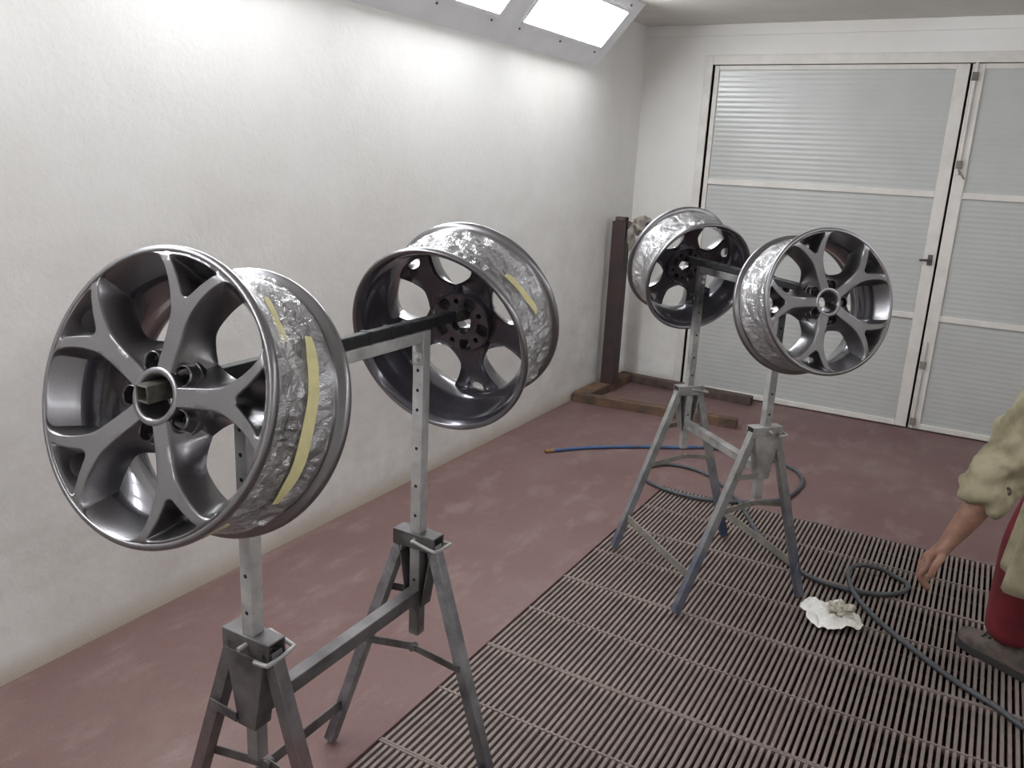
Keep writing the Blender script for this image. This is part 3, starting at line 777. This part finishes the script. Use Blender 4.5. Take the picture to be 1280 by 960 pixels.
    for sv in (-1, 1):
        vz = (0.300 if sv > 0 else 0.272); vz -= (vz-0.048)*(0.143/0.724)
        MB().beam((-hs-0.02, sv*(vz-0.001), 0.155), (hs+0.02, sv*(vz-0.001), 0.155), 0.005, 0.034).build('foot_brace', strap, root, bevel=0.001)
    return root
st1 = stand((-1.148, 1.045), (-1.155, 1.608), (M['galvgrime'], M['legnear'], M['legnear2'], M['dirty'], M['dirty'], M['dirty'], M['dirty']),
            'dark steel two-post stand carrying the two near wheels', 0.215)
st2 = stand((-0.637, 3.109), (-1.064, 3.496), (M['galvspray'], M['legfar'], M['legfar'], M['galv'], M['dusty'], M['galv'], M['dusty']),
            'galvanised and blue steel stand carrying the two far wheels', 0.215)

# ------------------------------------------------------------------ rusty steel frame in the corner
root = empty('steel_frame', (-2.38, 5.75, 0)); tag(root, 'rusty brown steel frame with upright post in the room corner', 'frame')
def rp(name, p0, p1, wd, ht, mat, **k):
    o = root.location; return MB().beam(Vector(p0)-o, Vector(p1)-o, wd, ht, hollow=0.006, **k).build(name, mat, root, bevel=0.003)
rp('base_beam', (-2.47, 5.345, 0.032), (-1.305, 5.455, 0.032), 0.07, 0.064, M['rust2'])
rp('base_beam', (-2.44, 6.14, 0.032), (-1.37, 6.085, 0.032), 0.07, 0.064, M['rust'])
rp('base_beam', (-2.425, 5.38, 0.032), (-2.40, 6.105, 0.032), 0.12, 0.063, M['rust2'])
rp('post', (-2.385, 5.77, 0.064), (-2.385, 5.77, 1.28), 0.105, 0.10, M['rustpost'], ref=(0,1,0))
rp('post_cap', (-2.425, 5.77, 1.295), (-2.345, 5.77, 1.295), 0.06, 0.03, M['rust'])
rp('side_arm', (-2.33, 5.77, 1.25), (-1.95, 5.80, 1.28), 0.05, 0.05, M['rust'])
rg = random.Random(3)
def crumple(name, cen, rad, mat, parent, seed, amp=0.35, sub=4, sc=9):
    bm = bmesh.new(); bmesh.ops.create_icosphere(bm, subdivisions=sub, radius=1)
    for v in bm.verts:
        n = v.co.normalized(); k = 1 + amp*noise.noise(n*2.1+Vector((seed,0,0))) + amp*0.6*abs(noise.noise(n*5+Vector((0,seed,0))))
        v.co = Vector((n.x*rad[0], n.y*rad[1], n.z*rad[2]))*k
    me = bpy.data.meshes.new(name); bm.to_mesh(me); bm.free(); me.materials.append(mat)
    for p in me.polygons: p.use_smooth = True
    me.set_sharp_from_angle(angle=math.radians(25))
    o = link(name, me, parent); o.location = cen; return o
crumple('paper_wrap', Vector((-2.23, 5.77, 1.26))-root.location, (0.075, 0.055, 0.06), M['wrap'], root, 3)['label'] = 'crumpled soiled paper wrapped round the arm'
crumple('paper_wrap', Vector((-2.29, 5.74, 1.17))-root.location, (0.028, 0.024, 0.085), M['wrap'], root, 8)

# ------------------------------------------------------------------ air hose on the floor
HP = [(-2.087,4.252),(-1.917,4.455),(-1.635,4.690),(-1.496,4.780),(-1.370,4.877),(-1.23,4.93),(-1.05,4.945),(-0.886,4.895),(-0.776,4.815),(-0.712,4.664),(-0.718,4.446),(-0.773,4.284),(-0.926,4.159),(-1.090,4.078),(-1.230,4.067),(-1.357,4.096),(-1.458,4.156),(-1.515,4.25),(-1.505,4.37),(-1.439,4.460),(-1.321,4.483),(-1.204,4.446),(-1.078,4.332),(-0.967,4.200),(-0.917,4.127),(-0.842,3.985),(-0.765,3.847),(-0.630,3.664),(-0.515,3.558),(-0.422,3.499),(-0.306,3.488),(-0.214,3.504),(-0.126,3.554),(-0.081,3.625),(-0.078,3.690),(-0.123,3.727),(-0.197,3.746),(-0.273,3.705),(-0.309,3.634),(-0.298,3.536),(-0.259,3.441),(-0.194,3.352),(-0.091,3.228),(0.097,3.046),(0.182,2.979),(0.269,2.921),(0.342,2.853),(0.55,2.70),(0.85,2.60),(1.2,2.55)]
hr_ = 0.0102
pts = []
for i, (x, y) in enumerate(HP):
    z = hr_+0.0005
    if i in (11, 12, 23, 24): z = hr_ + (0.0 if i in (12,) else 0.006) if i in (11, 12) else hr_+0.0005
    if i in (37, 38, 39): z = hr_+0.026
    if i in (36, 40): z = hr_+0.013
    pts.append(Vector((x, y, z)))
sm = catmull(pts, 8)
root = empty('air_hose', (HP[0][0], HP[0][1], 0)); tag(root, 'long grey blue air hose looping over floor and grating', 'hose')
cut = 8*4
o0 = root.location
MB().tube([p-o0 for p in sm[:cut+1]], hr_, 12).build('hose_end', M['hoseblue'], root, sharp=80)['label'] = 'brighter blue straight end of the hose'
MB().tube([p-o0 for p in sm[cut:]], hr_, 12).build('hose_body', M['hose'], root, sharp=80)
d0 = (sm[0]-sm[3]).normalized()
MB().tube([sm[0]-o0-d0*0.01, sm[0]-o0+d0*0.012, sm[0]-o0+d0*0.014, sm[0]-o0+d0*0.045], [0.0125, 0.0125, 0.0105, 0.0105], 12).build('brass_fitting', M['brass'], root, sharp=30)

# ------------------------------------------------------------------ paper cloth on the grating
def rag():
    n = 30; vv = []; ff = []; cx, cy = -0.315, 3.225
    root = empty('paper_cloth', (cx, cy, 0))
    tag(root, 'crumpled white paper cloth lying on the floor grating', 'cloth')
    lobes = [(0, 1.0), (35, 0.72), (70, 1.02), (105, 0.80), (150, 1.05), (185, 0.95), (205, 0.72), (235, 1.05), (275, 0.98), (310, 0.86), (335, 1.02), (360, 1.0)]
    def R_(a):
        d = math.degrees(a) % 360
        for (a0, r0), (a1, r1) in zip(lobes, lobes[1:]):
            if a0 <= d <= a1: t = (d-a0)/(a1-a0); return r0+(r1-r0)*t
    m = 72
    for j in range(n+1):
        s = j/n
        for k in range(m):
            a = 2*PI*k/m; r = R_(a)*s*0.125
            x, y = r*math.cos(a)*0.98, r*math.sin(a)*0.98
            p = Vector((x*14, y*14, 1.7))
            z = 0.006 + 0.060*abs(noise.noise(p*0.9)) + 0.030*abs(noise.noise(p*1.9+Vector((4,2,0)))) + 0.004*noise.noise(p*4)
            z += 0.012*math.exp(-((s-0.35)/0.25)**2)
            z *= 1 - 0.35*s
            vv.append((x, y, max(0.003, z)))
    for j in range(n):
        for k in range(m): k2 = (k+1) % m; ff.append((j*m+k, j*m+k2, (j+1)*m+k2, (j+1)*m+k))
    o = MB().add(vv, ff).build('sheet', M['cloth'], root, sharp=70)
    so = o.modifiers.new('thick', 'SOLIDIFY'); so.thickness = 0.0012
    c = crumple('soiled_wad', (0.035, 0.012, 0.042), (0.042, 0.034, 0.026), M['cloth2'], root, 21, 0.6, 4)
    c['label'] = 'greyish soiled wad in the middle'
rag()

# ------------------------------------------------------------------ person at the right edge
def skin_mesh(name, verts, edges, radii, mat, parent, root_i=0, sub=2, off=Vector((0,0,0))):
    me = bpy.data.meshes.new(name); me.from_pydata([tuple(Vector(v)-off) for v in verts], edges, []); me.materials.append(mat)
    o = link(name, me, parent)
    s = o.modifiers.new('skin', 'SKIN'); s.use_smooth_shade = True; s.branch_smoothing = 0.6
    for i, r in enumerate(radii):
        d = me.skin_vertices[0].data[i]; d.radius = (r, r) if not isinstance(r, tuple) else r; d.use_root = (i == root_i)
    b = o.modifiers.new('sub', 'SUBSURF'); b.levels = sub; b.render_levels = sub
    return o

PB = Vector((0.36, 3.26, 0))
person = empty('person', PB); tag(person, 'person in beige coat and dark red trousers reaching down at right edge', 'person')
# joints
pel = (0.43, 3.22, 0.93); chest = (0.44, 3.06, 1.22); neck = (0.415, 2.995, 1.36); headb = (0.40, 2.965, 1.40); headt = (0.38, 2.93, 1.52)
lhip = (0.365, 3.17, 0.88); lkn = (0.285, 3.235, 0.50); lan = (0.300, 3.255, 0.10)
rhip = (0.50, 3.29, 0.88); rkn = (0.55, 3.36, 0.50); ran = (0.66, 3.42, 0.10)
lsh = (0.315, 2.92, 1.27); lel = (0.132, 2.84, 0.850); lwr = (0.036, 2.815, 0.600)
rsh = (0.56, 3.10, 1.27); rel = (0.66, 3.05, 0.98); rwr = (0.56, 2.93, 0.80)
V = [pel, (0.435,3.14,1.08), chest, neck, headb, headt, lhip, lkn, lan, rhip, rkn, ran, lsh, lel, lwr, rsh, rel, rwr,
     (0.22, 2.88, 1.06), (0.104, 2.83, 0.75), (0.335, 3.20, 0.68), (0.53, 3.33, 0.68)]
E_ = [(0,1),(1,2),(2,3),(3,4),(4,5),(0,6),(6,20),(20,7),(7,8),(0,9),(9,21),(21,10),(10,11),(2,12),(12,18),(18,13),(13,19),(19,14),(2,15),(15,16),(16,17)]
rad = [0.12,0.11,0.125,0.055,0.07,0.085,0.08,0.055,0.042,0.08,0.055,0.042,0.055,0.046,0.032,0.055,0.042,0.028,0.050,0.045,0.07,0.07]
# hand: palm and five fingers in the same continuous figure
wr = Vector(lwr); hd_ = Vector((-0.42, 0.04, -0.90)).normalized(); HK = 1.2
fwd = Vector((-0.93, -0.20, 0.28)).normalized(); fwd = (fwd - hd_*fwd.dot(hd_)).normalized(); sidev = hd_.cross(fwd)
V2 = list(V); E2 = list(E_); r2 = list(rad)
def av(p, r, fr):
    V2.append(tuple(p)); r2.append(r); E2.append((fr, len(V2)-1)); return len(V2)-1
palm = av(wr+hd_*0.045*HK+fwd*0.006, (0.040, 0.025), 14)
palm2 = av(wr+hd_*0.082*HK+fwd*0.010, (0.044, 0.023), palm)
def hand_fingers(base_i, wrist, hd, fw_, sd, k=1.0):
    for q, (off, ln) in enumerate(((-0.030, 0.070), (-0.010, 0.079), (0.011, 0.075), (0.031, 0.060))):
        b = wrist+(hd*0.088+sd*off+fw_*0.008)*k; ln = ln*k
        i = av(b, 0.0105*k, base_i)
        j = av(b+hd*ln*0.45+fw_*0.004-fw_*0.010*q/3, 0.0100*k, i)
        l = av(b+hd*ln*0.72-fw_*ln*0.28, 0.0094*k, j)
        av(b+hd*ln*0.78-fw_*ln*0.58, 0.0084*k, l)
hand_fingers(palm2, wr, hd_, fwd, sidev, HK)
t0 = av(wr+(hd_*0.040-sidev*0.034)*HK, 0.0150, palm)
t1 = av(wr+(hd_*0.070-sidev*0.052+fwd*0.006)*HK, 0.0130, t0)
av(wr+(hd_*0.102-sidev*0.056-fwd*0.004)*HK, 0.0108, t1)
# right hand
wr2 = Vector(rwr); h2 = Vector((-0.35, -0.45, -0.8)).normalized(); f2 = Vector((-0.7, 0.6, 0)).normalized(); f2 = (f2-h2*f2.dot(h2)).normalized(); s2 = h2.cross(f2)
pb = av(wr2+h2*0.045, (0.034, 0.020), 17); pb2 = av(wr2+h2*0.082, (0.038, 0.018), pb)
hand_fingers(pb2, wr2, h2, f2, s2)
t0 = av(wr2+h2*0.040-s2*0.034, 0.0125, pb); t1 = av(wr2+h2*0.068-s2*0.050, 0.0112, t0); av(wr2+h2*0.098-s2*0.054-f2*0.006, 0.0092, t1)
body = skin_mesh('body', V2, E2, r2, M['skin'], person, 0, 2, PB)
# clothing over the same joints
trv = [pel, lhip, (0.335,3.20,0.68), lkn, (0.283,3.245,0.30), (0.290,3.250,0.085), rhip, (0.53,3.33,0.68), rkn, (0.60,3.39,0.30), (0.655,3.415,0.085), (0.435,3.17,1.02)]
skin_mesh('trousers', trv, [(0,1),(1,2),(2,3),(3,4),(4,5),(0,6),(6,7),(7,8),(8,9),(9,10),(0,11)], [0.15,0.115,0.105,0.098,0.094,0.100,0.115,0.105,0.092,0.088,0.092,0.14], M['red'], person, 0, 3, PB)
cv = [(0.435,3.165,1.00), (0.438,3.09,1.14), (0.435,3.035,1.245), (0.418,3.00,1.345),
      (0.372,2.975,1.255), (0.318,2.925,1.225), (0.235,2.885,1.075), (0.172,2.855,0.945), lel, (0.092,2.832,0.728),
      (0.50,3.075,1.255), (0.555,3.10,1.225), (0.62,3.08,1.10), rel, (0.61,2.99,0.89), (0.435,3.19,0.90)]
mbc = MB()
def limb(ids, rr):
    pp = catmull([Vector(cv[k])-PB for k in ids], 5); m_ = len(pp)-1
    r_ = [rr[min(int(t), len(rr)-1)]*(1-(t-int(t))) + rr[min(int(t)+1, len(rr)-1)]*(t-int(t)) for t in [q*(len(rr)-1)/m_ for q in range(m_+1)]]
    mbc.tube(pp, r_, 20)
limb((15, 0, 1, 2, 3), (0.165, 0.165, 0.170, 0.150, 0.075))
limb((2, 4, 5, 6, 7, 8, 9), (0.120, 0.115, 0.098, 0.088, 0.082, 0.079, 0.066))
limb((2, 10, 11, 12, 13, 14), (0.120, 0.115, 0.098, 0.082, 0.072, 0.058))
coat = mbc.build('coat', M['coat'], person, sharp=170)
rm_ = coat.modifiers.new('one_skin', 'REMESH'); rm_.mode = 'VOXEL'; rm_.voxel_size = 0.011; rm_.use_smooth_shade = True
sm_ = coat.modifiers.new('soft', 'SMOOTH'); sm_.factor = 0.5; sm_.iterations = 8
tx = bpy.data.textures.new('cloth_creases', 'CLOUDS'); tx.noise_scale = 0.075; tx.noise_depth = 2
for o_, st_ in ((coat, 0.040), (person.children[-2], 0.035)):
    dm = o_.modifiers.new('creases', 'DISPLACE'); dm.texture = tx; dm.strength = st_; dm.mid_level = 0.5; dm.texture_coords = 'LOCAL'
crumple('paint_stain', Vector((0.150, 2.785, 0.80))-PB, (0.016, 0.006, 0.016), M['stain'], coat, 2, 0.3, 3)
# coat skirt: flared open shell hanging from the waist
n, m = 48, 14; vv = []; ff = []
for i in range(m+1):
    t = i/m; z = 1.04 - 0.635*t; cx, cy = 0.435-0.012*t, 3.155-0.045*t
    for k in range(n):
        a = 2*PI*k/n; fl_ = 0.020*t*math.sin(7*a+1.0)+0.010*t*math.sin(11*a)
        r = 0.155+0.062*t**0.8+fl_
        vv.append((cx+r*0.98*math.cos(a)-PB.x, cy+r*math.sin(a)-PB.y, z + 0.015*t*math.sin(3*a)))
for i in range(m):
    for k in range(n):
        k2 = (k+1) % n
        ff.append((i*n+k, i*n+k2, (i+1)*n+k2, (i+1)*n+k))
sk = MB().add(vv, ff).build('coat_skirt', M['coat'], person, sharp=80); so = sk.modifiers.new('thick', 'SOLIDIFY'); so.thickness = 0.004
# shoes
def shoe(heel, toe, seed):
    heel = Vector(heel); toe = Vector(toe); d = (toe-heel).normalized(); L = (toe-heel).length; s = Vector((-d.y, d.x, 0))
    root = empty('shoe', heel-PB); root.parent = person
    prof = [(0.0, 0.026, 0.075), (0.06, 0.034, 0.085), (0.18, 0.037, 0.092), (0.34, 0.038, 0.088), (0.50, 0.043, 0.072), (0.66, 0.048, 0.060), (0.80, 0.047, 0.054), (0.91, 0.038, 0.048), (0.98, 0.022, 0.040), (1.0, 0.008, 0.032)]
    ctr = catmull([Vector(p) for p in prof], 3); vv = []; ff = []; N = 16
    for p in ctr:
        for k in range(N):
            a = 2*PI*k/N; x = math.copysign(abs(math.cos(a))**0.8, math.cos(a))*p.y; z = 0.020+max(0.0, math.sin(a))**0.75*p.z if math.sin(a) > 0 else 0.020
            q = d*(p.x*L)+s*x; vv.append((q.x, q.y, z))
    for i in range(len(ctr)-1):
        for k in range(N): ff.append((i*N+k, i*N+(k+1)%N, (i+1)*N+(k+1)%N, (i+1)*N+k))
    ff += [tuple(range(N-1,-1,-1)), tuple((len(ctr)-1)*N+k for k in range(N))]
    MB().add(vv, ff).build('upper', M['shoe'], root, sharp=60)
    vv = []; ff = []; K = len(ctr)
    for p in ctr:
        for sx in (-1, 1):
            for z in (0.0, 0.028):
                q = d*(p.x*L*1.02-0.003)+s*sx*(p.y+0.005); vv.append((q.x, q.y, z))
    for i in range(K-1):
        b = 4*i
        for a_, c_ in ((0,2),(2,3),(3,1),(1,0)): ff.append((b+a_, b+c_, b+4+c_, b+4+a_))
    ff += [(0,1,3,2), (4*K-4, 4*K-2, 4*K-1, 4*K-3)]
    MB().add(vv, ff).build('sole', M['sole'], root, sharp=50, bevel=0.003)
    for k in range(4):
        t = 0.40+0.085*k; w_ = 0.026; zt = 0.112-0.075*(t-0.34)
        p0 = d*(t*L)-s*w_; p1 = d*(t*L)+s*w_
        MB().tube([(p0.x, p0.y, zt-0.012), (d.x*t*L, d.y*t*L, zt+0.001), (p1.x, p1.y, zt-0.012)], 0.0035, 6).build('lace', M['sole'], root)
shoe((0.372, 3.185, 0), (0.135, 3.345, 0), 1)
shoe((0.73, 3.40, 0), (0.475, 3.50, 0), 2)
# head details (head faces left, down)
hc = Vector((0.378, 2.925, 1.49)); look = Vector((-0.75, -0.35, -0.45)).normalized(); hs_ = look.cross(Vector((0,0,1))).normalized(); hu = hs_.cross(look)
def ell(name, cen, r, ax, mat, parent, jit=0.0):
    bm = bmesh.new(); bmesh.ops.create_icosphere(bm, subdivisions=4, radius=1)
    for v in bm.verts:
        c = v.co.copy(); k = 1+jit*noise.noise(c*4); v.co = (ax[0]*c.x*r[0]+ax[1]*c.y*r[1]+ax[2]*c.z*r[2])*k
    me = bpy.data.meshes.new(name); bm.to_mesh(me); bm.free(); me.materials.append(mat)
    for p in me.polygons: p.use_smooth = True
    o = link(name, me, parent); o.location = cen-PB; return o
AX = (look, hs_, hu)
ell('head', hc, (0.098, 0.076, 0.115), AX, M['skin'], person)
ell('nose', hc+look*0.100-hu*0.010, (0.020, 0.014, 0.024), AX, M['skin'], person)
for s in (-1, 1):
    ell('eye', hc+look*0.080+hs_*s*0.031+hu*0.014, (0.010, 0.013, 0.007), AX, M['eye'], person)
    ell('ear', hc+hs_*s*0.076-look*0.008, (0.020, 0.009, 0.032), AX, M['skin'], person)
ell('mouth', hc+look*0.086-hu*0.052, (0.010, 0.024, 0.006), AX, simple('lips', (0.30, 0.12, 0.10), 0.5), person)
ell('hair', hc-look*0.022+hu*0.030, (0.095, 0.082, 0.100), AX, M['hair'], person, 0.06)
